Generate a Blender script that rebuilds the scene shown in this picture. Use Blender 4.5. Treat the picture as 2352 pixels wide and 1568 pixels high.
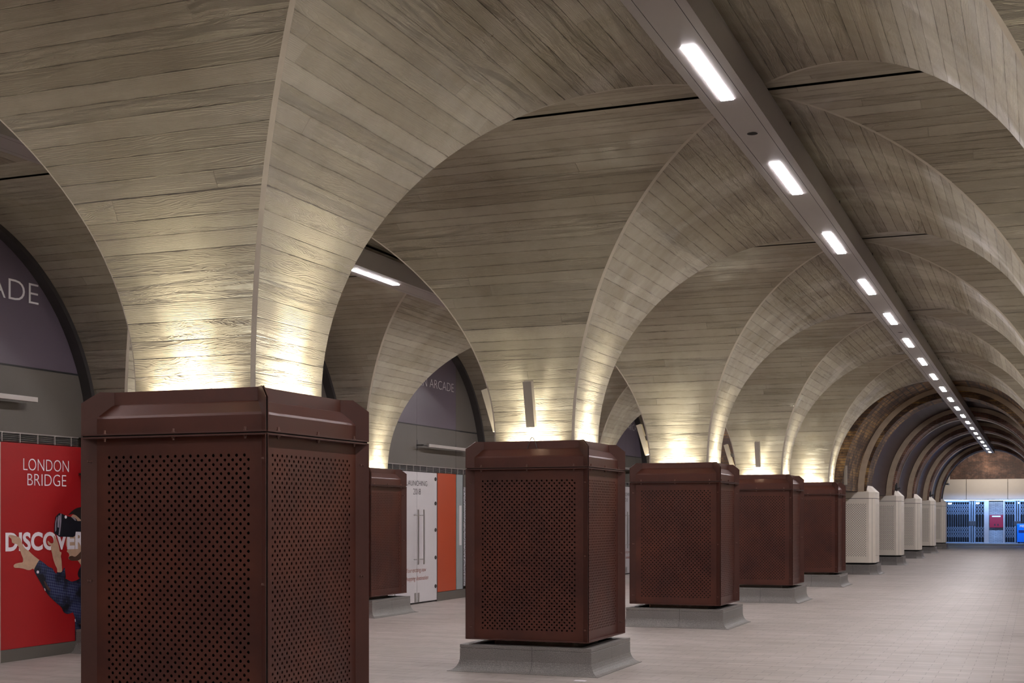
import bpy, bmesh, math, random
from mathutils import Vector, Matrix
random.seed(7)
S = bpy.context.scene
C = S.collection
PI = math.pi
for o in list(bpy.data.objects): bpy.data.objects.remove(o)

# ------------------------------------------------------------------ camera, world, exposure
FPX = 3062.4
cam = bpy.data.cameras.new('camera'); co = bpy.data.objects.new('camera', cam); C.objects.link(co)
cam.sensor_width = 36; cam.lens = FPX/2352*36
cam.shift_y = (1184.9-784)/2352
cam.clip_end = 300
co.location = (0, 0, 1.55); co.rotation_euler = (PI/2, 0, .3754)
S.camera = co
S.view_settings.view_transform = 'Standard'; S.view_settings.look = 'None'
S.view_settings.gamma = 1; S.view_settings.use_curve_mapping = False
S.view_settings.exposure = 0.0
W = bpy.data.worlds.new('world'); S.world = W; W.use_nodes = True
W.node_tree.nodes['Background'].inputs[0].default_value = (.5, .55, .7, 1)
W.node_tree.nodes['Background'].inputs[1].default_value = .02

STRIP_E = 170.0        # ceiling strip diffusers
UP_AREA = 12.0        # wide uplight
UP_SPOT = 95.0         # narrow uplight
UP_THROW = 130.0
UP_COL = (1, .925, .70)
STRIP_COL = (1, .95, .97)

# ------------------------------------------------------------------ grid of the place
X0, Y0, DX, DY = -4.71, 1.327, 5.40, 5.809
PX, PY = .428, .410
ZS, RISE = 2.30, 2.46
AX, BY = DX/2-PX, DY/2-PY
BWX, BWY = 1.297, 1.234          # casing plan
ZT_SPLIT = .12
YEND = Y0+DY*5.5                 # concrete vault of the main aisle ends
XM = X0+DX/2                     # centre line of the main aisle

# ------------------------------------------------------------------ materials
def mat(name):
    m = bpy.data.materials.new(name); m.use_nodes = True
    nt = m.node_tree; b = nt.nodes['Principled BSDF']
    return m, nt, b
def lk(nt, a, b): nt.links.new(a, b)
def nd(nt, t, **k):
    n = nt.nodes.new(t)
    for a, v in k.items(): setattr(n, a, v)
    return n
def mth(nt, op, a, b=None, c=None, clamp=False):
    n = nt.nodes.new('ShaderNodeMath'); n.operation = op; n.use_clamp = clamp
    for i, x in enumerate((a, b, c)):
        if x is None: continue
        if isinstance(x, (int, float)): n.inputs[i].default_value = x
        else: nt.links.new(x, n.inputs[i])
    return n.outputs[0]
def mix(nt, f, a, b, mode='MIX'):
    n = nt.nodes.new('ShaderNodeMix'); n.data_type = 'RGBA'; n.blend_type = mode
    for i, x in ((0, f), (6, a), (7, b)):
        if isinstance(x, (int, float)): n.inputs[i].default_value = x
        elif isinstance(x, tuple): n.inputs[i].default_value = (*x, 1)
        else: nt.links.new(x, n.inputs[i])
    return n.outputs[2]
def noise(nt, vec, scale, detail=3, rough=.5, dist=0):
    n = nt.nodes.new('ShaderNodeTexNoise'); n.inputs['Scale'].default_value = scale
    n.inputs['Detail'].default_value = detail; n.inputs['Roughness'].default_value = rough
    n.inputs['Distortion'].default_value = dist
    if vec is not None: nt.links.new(vec, n.inputs['Vector'])
    return n.outputs[0]
def ramp(nt, f, p0, p1, c0=(0, 0, 0), c1=(1, 1, 1)):
    n = nt.nodes.new('ShaderNodeMapRange'); n.clamp = True
    n.inputs[1].default_value = p0; n.inputs[2].default_value = p1
    nt.links.new(f, n.inputs[0]); return n.outputs[0]
def bump(nt, b, h, dist, strength=1.0):
    n = nt.nodes.new('ShaderNodeBump'); n.inputs['Distance'].default_value = dist
    n.inputs['Strength'].default_value = strength
    nt.links.new(h, n.inputs['Height']); nt.links.new(n.outputs[0], b.inputs['Normal'])
def plain(name, col, rough=.5, metal=0., var=.12, scale=6., bmp=0., spec=.5):
    m, nt, b = mat(name)
    tc = nd(nt, 'ShaderNodeTexCoord')
    n = noise(nt, tc.outputs['Object'], scale, 4, .6)
    c = mix(nt, n, tuple(max(0, x*(1-var)) for x in col), tuple(min(1, x*(1+var)) for x in col))
    lk(nt, c, b.inputs['Base Color'])
    b.inputs['Roughness'].default_value = rough; b.inputs['Metallic'].default_value = metal
    b.inputs['Specular IOR Level'].default_value = spec
    if bmp: bump(nt, b, noise(nt, tc.outputs['Object'], scale*12, 3), bmp)
    return m
def emit(name, col, e):
    m, nt, b = mat(name)
    b.inputs['Base Color'].default_value = (*[.8*x for x in col], 1)
    b.inputs['Emission Color'].default_value = (*col, 1); b.inputs['Emission Strength'].default_value = e
    return m

def board_concrete():
    m, nt, b = mat('board_marked_concrete')
    uv = nd(nt, 'ShaderNodeUVMap'); sp = nd(nt, 'ShaderNodeSeparateXYZ'); lk(nt, uv.outputs[0], sp.inputs[0])
    u, v = sp.outputs[0], sp.outputs[1]
    idx = mth(nt, 'FLOOR', v); fr = mth(nt, 'FRACT', v)
    w1 = nd(nt, 'ShaderNodeTexWhiteNoise', noise_dimensions='1D'); lk(nt, idx, w1.inputs['W'])
    s = mth(nt, 'MULTIPLY_ADD', w1.outputs[0], 7.3, mth(nt, 'MULTIPLY', u, 1/4.1))
    seg = mth(nt, 'FLOOR', s); sf = mth(nt, 'FRACT', s)
    cmb = nd(nt, 'ShaderNodeCombineXYZ'); lk(nt, idx, cmb.inputs[0]); lk(nt, seg, cmb.inputs[1])
    w2 = nd(nt, 'ShaderNodeTexWhiteNoise', noise_dimensions='2D'); lk(nt, cmb.outputs[0], w2.inputs['Vector'])
    r = w2.outputs[0]; sc = nd(nt, 'ShaderNodeSeparateColor'); lk(nt, w2.outputs[1], sc.inputs[0])
    r2, r3 = sc.outputs[0], sc.outputs[1]
    g = nd(nt, 'ShaderNodeCombineXYZ'); b.inputs['Specular IOR Level'].default_value = .3
    lk(nt, mth(nt, 'MULTIPLY_ADD', u, 1.25, mth(nt, 'MULTIPLY', r, 31.)), g.inputs[0])
    lk(nt, mth(nt, 'MULTIPLY', fr, 1.1), g.inputs[1]); lk(nt, mth(nt, 'MULTIPLY', r2, 57.), g.inputs[2])
    n1 = noise(nt, g.outputs[0], 1.0, 3.5, .48, .5)
    amp = mth(nt, 'MULTIPLY_ADD', mth(nt, 'POWER', r3, 1.4), 46., 4.)
    ph = mth(nt, 'MULTIPLY_ADD', n1, amp, mth(nt, 'MULTIPLY', fr, mth(nt, 'MULTIPLY_ADD', r2, 7., 9.)))
    saw = mth(nt, 'FRACT', ph)                     # slow rise, sharp fall: raised growth rings
    ring = mth(nt, 'MULTIPLY', mth(nt, 'POWER', saw, 3.), mth(nt, 'MULTIPLY', mth(nt, 'SUBTRACT', 1., saw), 6., clamp=True))
    # fine straight fibres
    g2 = nd(nt, 'ShaderNodeCombineXYZ')
    lk(nt, mth(nt, 'MULTIPLY', u, 4.), g2.inputs[0]); lk(nt, mth(nt, 'MULTIPLY', v, 22.), g2.inputs[1]); lk(nt, r2, g2.inputs[2])
    fib = noise(nt, g2.outputs[0], 1., 2, .6)
    # seams between boards
    e = mth(nt, 'MINIMUM', fr, mth(nt, 'SUBTRACT', 1., fr))
    g3 = nd(nt, 'ShaderNodeCombineXYZ'); lk(nt, mth(nt, 'MULTIPLY', u, 3.), g3.inputs[0]); lk(nt, mth(nt, 'MULTIPLY', idx, 7.7), g3.inputs[1])
    ns = noise(nt, g3.outputs[0], 1., 4, .65)
    wid = mth(nt, 'MULTIPLY_ADD', mth(nt, 'POWER', ns, 4.), .30, .012)
    seam = mth(nt, 'SUBTRACT', 1., mth(nt, 'DIVIDE', e, wid), clamp=True)
    e2 = mth(nt, 'MINIMUM', sf, mth(nt, 'SUBTRACT', 1., sf))
    seam2 = mth(nt, 'MULTIPLY', mth(nt, 'SUBTRACT', 1., mth(nt, 'DIVIDE', e2, .0012), clamp=True), .35)
    sm = mth(nt, 'MAXIMUM', seam, seam2)
    sms = mth(nt, 'MULTIPLY', sm, ramp(nt, ns, .40, .68))
    # broad stains
    tc = nd(nt, 'ShaderNodeTexCoord'); st = noise(nt, tc.outputs['Object'], 1.1, 6, .62)
    st2 = noise(nt, tc.outputs['Object'], 5., 5, .6)
    col = mix(nt, ramp(nt, r, 0, 1), (.335, .300, .240), (.455, .415, .345))
    col = mix(nt, ramp(nt, st, .35, .7), col, mix(nt, 1., col, (.80, .77, .73), 'MULTIPLY'))
    col = mix(nt, mth(nt, 'MULTIPLY', ramp(nt, st2, .5, .75), .45), col, mix(nt, 1., col, (.78, .80, .78), 'MULTIPLY'))
    # dirt held by the edge of a board
    edge = mth(nt, 'MULTIPLY', mth(nt, 'SUBTRACT', 1., mth(nt, 'DIVIDE', e, .22), clamp=True), ramp(nt, ns, .42, .75))
    col = mix(nt, mth(nt, 'MULTIPLY', edge, .5), col, (.17, .14, .105))
    col = mix(nt, mth(nt, 'MULTIPLY', mth(nt, 'SUBTRACT', 1., ring), .22), col, (.16, .13, .10))
    col = mix(nt, mth(nt, 'MULTIPLY', sms, .9), col, (.06, .05, .04))
    lk(nt, col, b.inputs['Base Color'])
    ro = mth(nt, 'MULTIPLY_ADD', ramp(nt, st2, .3, .7), .25, .55)
    patch = ramp(nt, noise(nt, tc.outputs['Object'], .8, 3, .6), .52, .62)
    lk(nt, mth(nt, 'SUBTRACT', ro, mth(nt, 'MULTIPLY', patch, .28)), b.inputs['Roughness'])
    lk(nt, mth(nt, 'MULTIPLY_ADD', patch, .3, .28), b.inputs['Specular IOR Level'])
    h = mth(nt, 'MULTIPLY_ADD', ring, mth(nt, 'MULTIPLY_ADD', r3, .5, .45), mth(nt, 'MULTIPLY', fib, .3))
    h = mth(nt, 'ADD', h, mth(nt, 'MULTIPLY', r2, .9))
    h = mth(nt, 'SUBTRACT', h, mth(nt, 'MULTIPLY', sm, 1.3))
    bump(nt, b, h, .0042)
    return m
BC = board_concrete()
SMOOTHC = plain('smooth_concrete', (.40, .35, .29), .7, bmp=.001)
DARK = plain('dark_void', (.012, .011, .010), .9)

def corten(name, c1, c2, rough):
    m, nt, b = mat(name)
    tc = nd(nt, 'ShaderNodeTexCoord')
    n = noise(nt, tc.outputs['Object'], 1.7, 4, .6); n2 = noise(nt, tc.outputs['Object'], 60, 3, .6)
    c = mix(nt, ramp(nt, n, .35, .68), c1, c2)
    c = mix(nt, mth(nt, 'MULTIPLY', n2, .3), c, mix(nt, 1., c, (.6, .6, .6), 'MULTIPLY'))
    lk(nt, c, b.inputs['Base Color'])
    lk(nt, mth(nt, 'MULTIPLY_ADD', n, .2, rough), b.inputs['Roughness'])
    b.inputs['Metallic'].default_value = .15
    return m
RUST = corten('red_brown_metal', (.064, .019, .014), (.104, .028, .015), .30)
RUSTD = corten('red_brown_flange', (.066, .024, .018), (.088, .030, .021), .35)
WHITEM = plain('off_white_metal', (.78, .71, .62), .45, var=.05)
CREAM = plain('cream_panel', (.75, .66, .57), .55, var=.04)
STEEL = plain('brushed_steel', (.55, .54, .53), .3, 1., var=.1)
BOLT = plain('bolt_metal', (.20, .11, .09), .4, .6)
ALU = plain('aluminium', (.55, .51, .49), .4, .6, var=.05)
GREYM = plain('grey_trough_metal', (.30, .28, .275), .42, .25, var=.06, scale=2)
GREYD = plain('dark_grey_metal', (.055, .05, .05), .5, .2)
LAMPB = plain('pale_lamp_body', (.36, .32, .27), .5, var=.05)
STRIP = emit('strip_diffuser', STRIP_COL, STRIP_E)
BLUE_E = emit('blue_white_tube', (.42, .70, 1.0), 6)
BLUE_S = emit('blue_white_spot', (.75, .88, 1.0), 60)

def granite():
    m, nt, b = mat('grey_granite')
    tc = nd(nt, 'ShaderNodeTexCoord')
    n = noise(nt, tc.outputs['Object'], 160, 2, .8); n2 = noise(nt, tc.outputs['Object'], 4, 4)
    c = mix(nt, ramp(nt, n, .38, .62), (.12, .108, .10), (.29, .27, .255))
    c = mix(nt, n2, c, mix(nt, 1., c, (.75, .75, .75), 'MULTIPLY'))
    lk(nt, c, b.inputs['Base Color']); b.inputs['Roughness'].default_value = .55
    return m
GRAN = granite()

def pavers():
    m, nt, b = mat('stone_pavers')
    tc = nd(nt, 'ShaderNodeTexCoord')
    def br(c1, c2, mo, ms):
        t = nd(nt, 'ShaderNodeTexBrick'); lk(nt, tc.outputs['Object'], t.inputs['Vector'])
        t.offset = .35; t.inputs['Scale'].default_value = 1
        t.inputs['Brick Width'].default_value = .305; t.inputs['Row Height'].default_value = .2
        t.inputs['Mortar Size'].default_value = ms; t.inputs['Mortar Smooth'].default_value = .3
        t.inputs['Color1'].default_value = (*c1, 1); t.inputs['Color2'].default_value = (*c2, 1); t.inputs['Mortar'].default_value = (*mo, 1)
        return t
    t = br((.345, .305, .28), (.385, .342, .315), (.215, .19, .175), .003)
    n = noise(nt, tc.outputs['Object'], .55, 6, .62); n2 = noise(nt, tc.outputs['Object'], 3.3, 6, .7)
    mp = nd(nt, 'ShaderNodeMapping'); mp.inputs['Scale'].default_value = (.35, 3.2, 1); lk(nt, tc.outputs['Object'], mp.inputs[0])
    n3 = noise(nt, mp.outputs[0], 1.4, 5, .65)
    c = mix(nt, ramp(nt, n, .38, .66), t.outputs[0], mix(nt, 1., t.outputs[0], (1.10, 1.10, 1.12), 'MULTIPLY'))
    c = mix(nt, mth(nt, 'MULTIPLY', ramp(nt, n3, .42, .66), .65), c, mix(nt, 1., c, (.74, .70, .67), 'MULTIPLY'))
    c = mix(nt, mth(nt, 'MULTIPLY', ramp(nt, n2, .55, .75), .4), c, mix(nt, 1., c, (1.18, 1.18, 1.15), 'MULTIPLY'))
    lk(nt, c, b.inputs['Base Color'])
    lk(nt, mth(nt, 'MULTIPLY_ADD', n2, .3, .38), b.inputs['Roughness'])
    h = mth(nt, 'MULTIPLY_ADD', t.outputs[1], -1., mth(nt, 'MULTIPLY', n2, .35))
    bump(nt, b, h, .002)
    return m
FLOORM = pavers()

def brickmat(name, c1, c2, mo, axes, soot=1., dark=(.25, .22, .22)):
    m, nt, b = mat(name)
    tc = nd(nt, 'ShaderNodeTexCoord'); sp = nd(nt, 'ShaderNodeSeparateXYZ'); lk(nt, tc.outputs['Object'], sp.inputs[0])
    cb = nd(nt, 'ShaderNodeCombineXYZ'); lk(nt, sp.outputs[axes[0]], cb.inputs[0]); lk(nt, sp.outputs[axes[1]], cb.inputs[1])
    t = nd(nt, 'ShaderNodeTexBrick'); lk(nt, cb.outputs[0], t.inputs['Vector'])
    t.inputs['Scale'].default_value = 1; t.inputs['Brick Width'].default_value = .235; t.inputs['Row Height'].default_value = .066
    t.inputs['Mortar Size'].default_value = .006; t.inputs['Bias'].default_value = -.2
    t.inputs['Color1'].default_value = (*c1, 1); t.inputs['Color2'].default_value = (*c2, 1); t.inputs['Mortar'].default_value = (*mo, 1)
    n = noise(nt, tc.outputs['Object'], 1.6, 7, .7)
    c = mix(nt, mth(nt, 'MULTIPLY', ramp(nt, n, .38, .54), soot), t.outputs[0], mix(nt, 1., t.outputs[0], dark, 'MULTIPLY'))
    lk(nt, c, b.inputs['Base Color']); b.inputs['Roughness'].default_value = .6
    bump(nt, b, mth(nt, 'SUBTRACT', mth(nt, 'MULTIPLY', n, .5), t.outputs[1]), .006)
    return m
BRICK_Y = brickmat('sooty_yellow_brick', (.40, .235, .075), (.13, .065, .04), (.10, .08, .065), (1, 2), 1., (.17, .12, .11))
BRICK_E = brickmat('red_brick', (.26, .12, .075), (.12, .06, .045), (.25, .20, .16), (0, 2), .8)
BRICK_P = brickmat('painted_brick', (.42, .42, .42), (.30, .31, .33), (.12, .13, .15), (0, 2), .4, (.5, .5, .5))
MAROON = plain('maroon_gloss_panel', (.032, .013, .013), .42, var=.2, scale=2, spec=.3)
RIBC = plain('weathered_rib_concrete', (.42, .33, .24), .65, var=.35, scale=3, bmp=.004)
WALLC = plain('grey_wall_panel', (.120, .107, .093), .5, var=.13, scale=1.3)
PLUM = plain('plum_panel', (.125, .10, .13), .33, var=.05, scale=1)
RED = plain('red_print', (.38, .009, .012), .45, var=.06, scale=1)
ORANGE = plain('orange_print', (.44, .068, .026), .42, var=.04, scale=1)
DOORW = plain('white_door_film', (.62, .59, .61), .32, var=.02)
INKW = plain('white_ink', (.85, .80, .86), .5, var=.02)
INKL = plain('pale_lettering', (.80, .78, .78), .5, var=.02)
INKB = plain('black_ink', (.02, .02, .022), .5)
INKR = plain('red_brown_ink', (.35, .12, .09), .5)
SKIN = plain('printed_skin', (.55, .36, .25), .5, var=.25, scale=14)
SKIND = plain('printed_beard', (.09, .045, .03), .5, var=.4, scale=20)
HAIR = plain('printed_hair', (.018, .014, .014), .5)
HEADS = plain('printed_headset', (.012, .013, .02), .4)
HEADG = plain('printed_visor', (.30, .26, .33), .4)
def shirt():
    m, nt, b = mat('printed_checked_shirt')
    tc = nd(nt, 'ShaderNodeTexCoord'); mp = nd(nt, 'ShaderNodeMapping'); mp.inputs['Rotation'].default_value = (math.radians(-35), 0, 0)
    lk(nt, tc.outputs['Object'], mp.inputs[0])
    ch = nd(nt, 'ShaderNodeTexChecker'); lk(nt, mp.outputs[0], ch.inputs[0]); ch.inputs['Scale'].default_value = 46
    ch.inputs['Color1'].default_value = (.018, .022, .10, 1); ch.inputs['Color2'].default_value = (.075, .095, .17, 1)
    n = noise(nt, tc.outputs['Object'], 5., 3, .5)
    c = mix(nt, ramp(nt, n, .40, .58), (.008, .009, .016), ch.outputs[0])
    lk(nt, c, b.inputs['Base Color']); b.inputs['Roughness'].default_value = .5
    return m
SHIRT = shirt()
def glassm():
    m, nt, b = mat('door_glass')
    b.inputs['Base Color'].default_value = (.75, .8, .82, 1); b.inputs['Transmission Weight'].default_value = .85
    b.inputs['Roughness'].default_value = .05; b.inputs['IOR'].default_value = 1.3
    return m
GLASS = glassm()
BLUEBIN = plain('bright_blue_plastic', (.0, .22, .85), .4, var=.03)
BLUEGATE = plain('blue_grey_steel', (.26, .32, .40), .35, .3)
REDBOX = plain('crimson_box', (.32, .012, .03), .45, var=.03)

# ------------------------------------------------------------------ mesh helpers
class MB:
    def __init__(s): s.v = []; s.f = []; s.mi = []; s.uv = []
    def quad(s, pts, mi=0, uv=None):
        n = len(s.v); s.v += [tuple(p) for p in pts]; s.f.append(tuple(range(n, n+len(pts)))); s.mi.append(mi)
        s.uv += (uv if uv else [(p[0], p[1]) for p in pts])
    def box(s, x0, x1, y0, y1, z0, z1, mi=0):
        P = [(x, y, z) for x in (x0, x1) for y in (y0, y1) for z in (z0, z1)]
        for a in ((0, 1, 3, 2), (4, 6, 7, 5), (0, 4, 5, 1), (2, 3, 7, 6), (0, 2, 6, 4), (1, 5, 7, 3)):
            s.quad([P[i] for i in a], mi)
    def tube(s, p, q, r, n=8, mi=0):
        p, q = Vector(p), Vector(q); d = (q-p).normalized(); a = d.orthogonal().normalized(); b = d.cross(a)
        A = [p+r*(a*math.cos(2*PI*i/n)+b*math.sin(2*PI*i/n)) for i in range(n)]; B = [x+(q-p) for x in A]
        for i in range(n): s.quad([A[i], A[(i+1) % n], B[(i+1) % n], B[i]], mi)
        s.quad(A[::-1], mi); s.quad(B, mi)
    def obox(s, c, ax, ay, az, mi=0):       # oriented box from centre and half-axes
        c, ax, ay, az = map(Vector, (c, ax, ay, az))
        P = [c+i*ax+j*ay+k*az for i in (-1, 1) for j in (-1, 1) for k in (-1, 1)]
        for a in ((0, 1, 3, 2), (4, 6, 7, 5), (0, 4, 5, 1), (2, 3, 7, 6), (0, 2, 6, 4), (1, 5, 7, 3)):
            s.quad([P[i] for i in a], mi)
    def build(s, name, mats, parent=None, merge=1e-5, recalc=True, bevel=0):
        me = bpy.data.meshes.new(name); me.from_pydata(s.v, [], s.f)
        if not isinstance(mats, (list, tuple)): mats = [mats]
        for m in mats: me.materials.append(m)
        me.polygons.foreach_set('material_index', s.mi)
        uvl = me.uv_layers.new(name='UVMap'); uvl.data.foreach_set('uv', [x for p in s.uv for x in p])
        if merge or recalc:
            bm = bmesh.new(); bm.from_mesh(me)
            if merge: bmesh.ops.remove_doubles(bm, verts=bm.verts, dist=merge)
            if recalc: bmesh.ops.recalc_face_normals(bm, faces=bm.faces)
            bm.to_mesh(me); bm.free()
        o = bpy.data.objects.new(name, me); C.objects.link(o)
        if parent: o.parent = parent
        if bevel:
            md = o.modifiers.new('b', 'BEVEL'); md.width = bevel; md.segments = 2; md.limit_method = 'ANGLE'
        return o
def thing(name, label, cat, loc=(0, 0, 0), group=None):
    o = bpy.data.objects.new(name, None); C.objects.link(o); o.location = loc
    o.empty_display_size = .1
    return tag(o, label, cat, group)
def tag(o, label, cat, group=None):
    o['label'] = label; o['category'] = cat; o['kind'] = 'thing'
    if group: o['group'] = group
    return o
def struct(o): o['kind'] = 'structure'; return o
def copy_tree(o, loc):
    c = o.copy(); C.objects.link(c); c.location = loc
    for k in ('label', 'group'):
        if k in c: del c[k]
    for ch in list(o.children):
        d = ch.copy(); C.objects.link(d); d.parent = c
        for g in ch.children:
            e = g.copy(); C.objects.link(e); e.parent = d
    return c
def text_mesh(name, s, size, mat_, parent, loc, rot, align='CENTER', offset=0., xs=1., shear=0., spacing=1.):
    cu = bpy.data.curves.new('t', 'FONT'); cu.body = s; cu.size = size; cu.align_x = align; cu.offset = offset; cu.shear = shear
    cu.space_character = spacing; cu.resolution_u = 4
    t = bpy.data.objects.new('t', cu); C.objects.link(t)
    dg = bpy.context.evaluated_depsgraph_get(); dg.update()
    me = bpy.data.meshes.new_from_object(t.evaluated_get(dg)); bpy.data.objects.remove(t)
    me.name = name; me.materials.clear(); me.materials.append(mat_)
    for v in me.vertices: v.co.x *= xs
    o = bpy.data.objects.new(name, me); C.objects.link(o); o.parent = parent
    o.location = loc; o.rotation_euler = rot
    return o
def text_fit(name, t, width, cap, mat_, parent, x, yc, z, offset=0., shear=0.):
    """lettering on the left wall: centre yc, base z, given overall width and capital height"""
    o = text_mesh(name, t, 1., mat_, parent, (x, yc, z), RWALL, offset=offset, shear=shear)
    r = text_mesh('t', 'H', 1., mat_, parent, (0, 0, 0), RWALL)
    ch = max(v.co.y for v in r.data.vertices)-min(v.co.y for v in r.data.vertices); bpy.data.objects.remove(r)
    xs = [v.co.x for v in o.data.vertices]; a, b = min(xs), max(xs)
    for v in o.data.vertices: v.co.x = (v.co.x-(a+b)/2)*width/(b-a); v.co.y *= cap/ch
    return o
RWALL = (PI/2, 0, PI/2)      # lettering on the left wall: reads along +Y, faces +X

# ------------------------------------------------------------------ vault geometry
# board rows: arc-length positions of the profile
def profile():
    N = 4000; pts = []; s = 0; px, pz = 0, 0
    tab = [(0., 0.)]
    for i in range(1, N+1):
        ph = PI/2*i/N; x = AX*(1-math.cos(ph)); z = RISE*math.sin(ph)
        s += math.hypot(x-px, z-pz); px, pz = x, z; tab.append((s, ph))
    return tab
TAB = profile(); LEN = TAB[-1][0]
rr = random.Random(3)
cuts = [0.]
while cuts[-1] < LEN-.09: cuts.append(cuts[-1]+rr.uniform(.082, .128))
cuts = [c*LEN/cuts[-1] for c in cuts]
def ph_at(s):
    lo, hi = 0, len(TAB)-1
    while hi-lo > 1:
        m = (lo+hi)//2
        if TAB[m][0] < s: lo = m
        else: hi = m
    return TAB[hi][1]
ROWS = [(1-math.cos(ph_at(s)), ZS+RISE*math.sin(ph_at(s))) for s in cuts]; ROWS[0] = (0., ZS); ROWS[-1] = (1., ZS+RISE)
ISPLIT = max(i for i, (t, z) in enumerate(ROWS) if z < 3.42)
CH = .022
def faces_rows(m, xc, yc, side, i0, i1, uid, gap=.028, foot=None):
    """one web of the vault round a pier: rows i0..i1 of boards"""
    rows = [(t, z, float(i)) for i, (t, z) in enumerate(ROWS)][i0:i1+1]
    if foot is not None:
        n = 4
        rows = [(0., foot+(ZS-foot)*k/n, float(k-n)) for k in range(n)]+rows
    out = []
    for t, z, vi in rows:
        ox, oy = PX+AX*t, PY+BY*t
        if t == 1.: ox -= 0; 
        ox2, oy2 = min(ox, DX/2-gap), min(oy, DY/2-gap)
        if side == '+x': a, b = (ox2, -(oy2-CH)), (ox2, oy2-CH)
        if side == '-x': a, b = (-ox2, oy2-CH), (-ox2, -(oy2-CH))
        if side == '+y': a, b = (ox2-CH, oy2), (-(ox2-CH), oy2)
        if side == '-y': a, b = (-(ox2-CH), -oy2), (ox2-CH, -oy2)
        out.append((a, b, z, vi))
    for (a, b, z, vi), (a2, b2, z2, vj) in zip(out, out[1:]):
        k = 1 if side[1] == 'x' else 0
        U = lambda p: p[k]+uid*37.3
        V = vi+uid*211+500
        m.quad([(xc+a[0], yc+a[1], z), (xc+b[0], yc+b[1], z), (xc+b2[0], yc+b2[1], z2), (xc+a2[0], yc+a2[1], z2)], 0,
               [(U(a), V+.0005), (U(b), V+.0005), (U(b2), V+.9995), (U(a2), V+.9995)])
        # chamfered arris at the b end
        if side == '+x': c, c2 = (b[0]-CH, b[1]+CH), (b2[0]-CH, b2[1]+CH)
        if side == '+y': c, c2 = (b[0]-CH, b[1]-CH), (b2[0]-CH, b2[1]-CH)
        if side == '-x': c, c2 = (b[0]+CH, b[1]-CH), (b2[0]+CH, b2[1]-CH)
        if side == '-y': c, c2 = (b[0]+CH, b[1]+CH), (b2[0]+CH, b2[1]+CH)
        m.quad([(xc+b[0], yc+b[1], z), (xc+c[0], yc+c[1], z), (xc+c2[0], yc+c2[1], z2), (xc+b2[0], yc+b2[1], z2)], 1)

SIDES = {}
for i in (-1, 0, 1):
    for j in range(7):
        if i == 1 and j == 6: continue
        sd = ['+x', '+y', '-x', '-y']
        SIDES[(i, j)] = sd
cm = MB(); uid = 0
col_names = {}
def cxy(i, j): return X0+DX*i, Y0+DY*j
def clip_main(m): pass
rowname = {-1: 'left wall', 0: 'central row', 1: 'right row'}
ordn = ['zeroth', 'nearest', 'second', 'third', 'fourth', 'fifth', 'sixth']
for (i, j), sd in SIDES.items():
    xc, yc = cxy(i, j)
    if i == 0 and j == 6: sd = ['-x', '-y', '+y']
    mb = MB()
    for s in sd:
        uid += 1
        if i == 0 and j == 6 and s in ('-y', '+y'):
            # only the half over the left aisle: clip at the pier centre line
            t = MB(); faces_rows(t, xc, yc, s, 0, len(ROWS)-1, uid)
            for q in range(len(t.f)):
                idx = t.f[q]; P = [t.v[n] for n in idx]; UV = [t.uv[n] for n in idx]
                if all(p[0] > xc for p in P): continue
                cm.quad([(min(p[0], xc-.01), p[1], p[2]) for p in P], t.mi[q], [(min(p[0], xc-.01)-xc+uid*37.3, uvp[1]) for p, uvp in zip(P, UV)])
            continue
        faces_rows(mb, xc, yc, s, 0, ISPLIT, uid, foot=.1)
        faces_rows(cm, xc, yc, s, ISPLIT, len(ROWS)-1, uid)
    if i == 0 and j == 6: lab = 'board-marked concrete column seen through the left aisle behind the brick wall'
    elif i == 0 and j == 0: lab = 'flared board-marked concrete column beside the camera, left of it'
    elif i == 0: lab = f'flared board-marked concrete column rising from the {ordn[j]} dark brown casing'
    elif i == -1: lab = f'flared concrete column against the left wall level with the {ordn[j]} central column'
    else: lab = f'flared concrete column in the right row level with {ordn[j]} central column'
    o = mb.build('concrete_column', [BC, SMOOTHC]); tag(o, lab, 'column', 'concrete columns')
    o.location = (0, 0, 0)
# lips above movement joints + dark slab
struct(cm.build('ceiling', [BC, SMOOTHC]))
m = MB(); m.box(-10.9, 6.8, -2, YEND, 4.80, 5.0); m.box(-10.9, X0, YEND, Y0+DY*6.5, 4.80, 5.0)
struct(m.build('ceiling', DARK))

# ------------------------------------------------------------------ floor and outer walls
m = MB(); m.quad([(-11, -3, 0), (7, -3, 0), (7, 80, 0), (-11, 80, 0)]); struct(m.build('floor', FLOORM))
m = MB(); m.box(-11, 7, -2.2, -2, 0, 5); struct(m.build('wall_back', WALLC))
m = MB(); m.box(6.15, 6.4, -2, YEND+4, 0, 5); struct(m.build('wall_right', WALLC))

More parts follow.
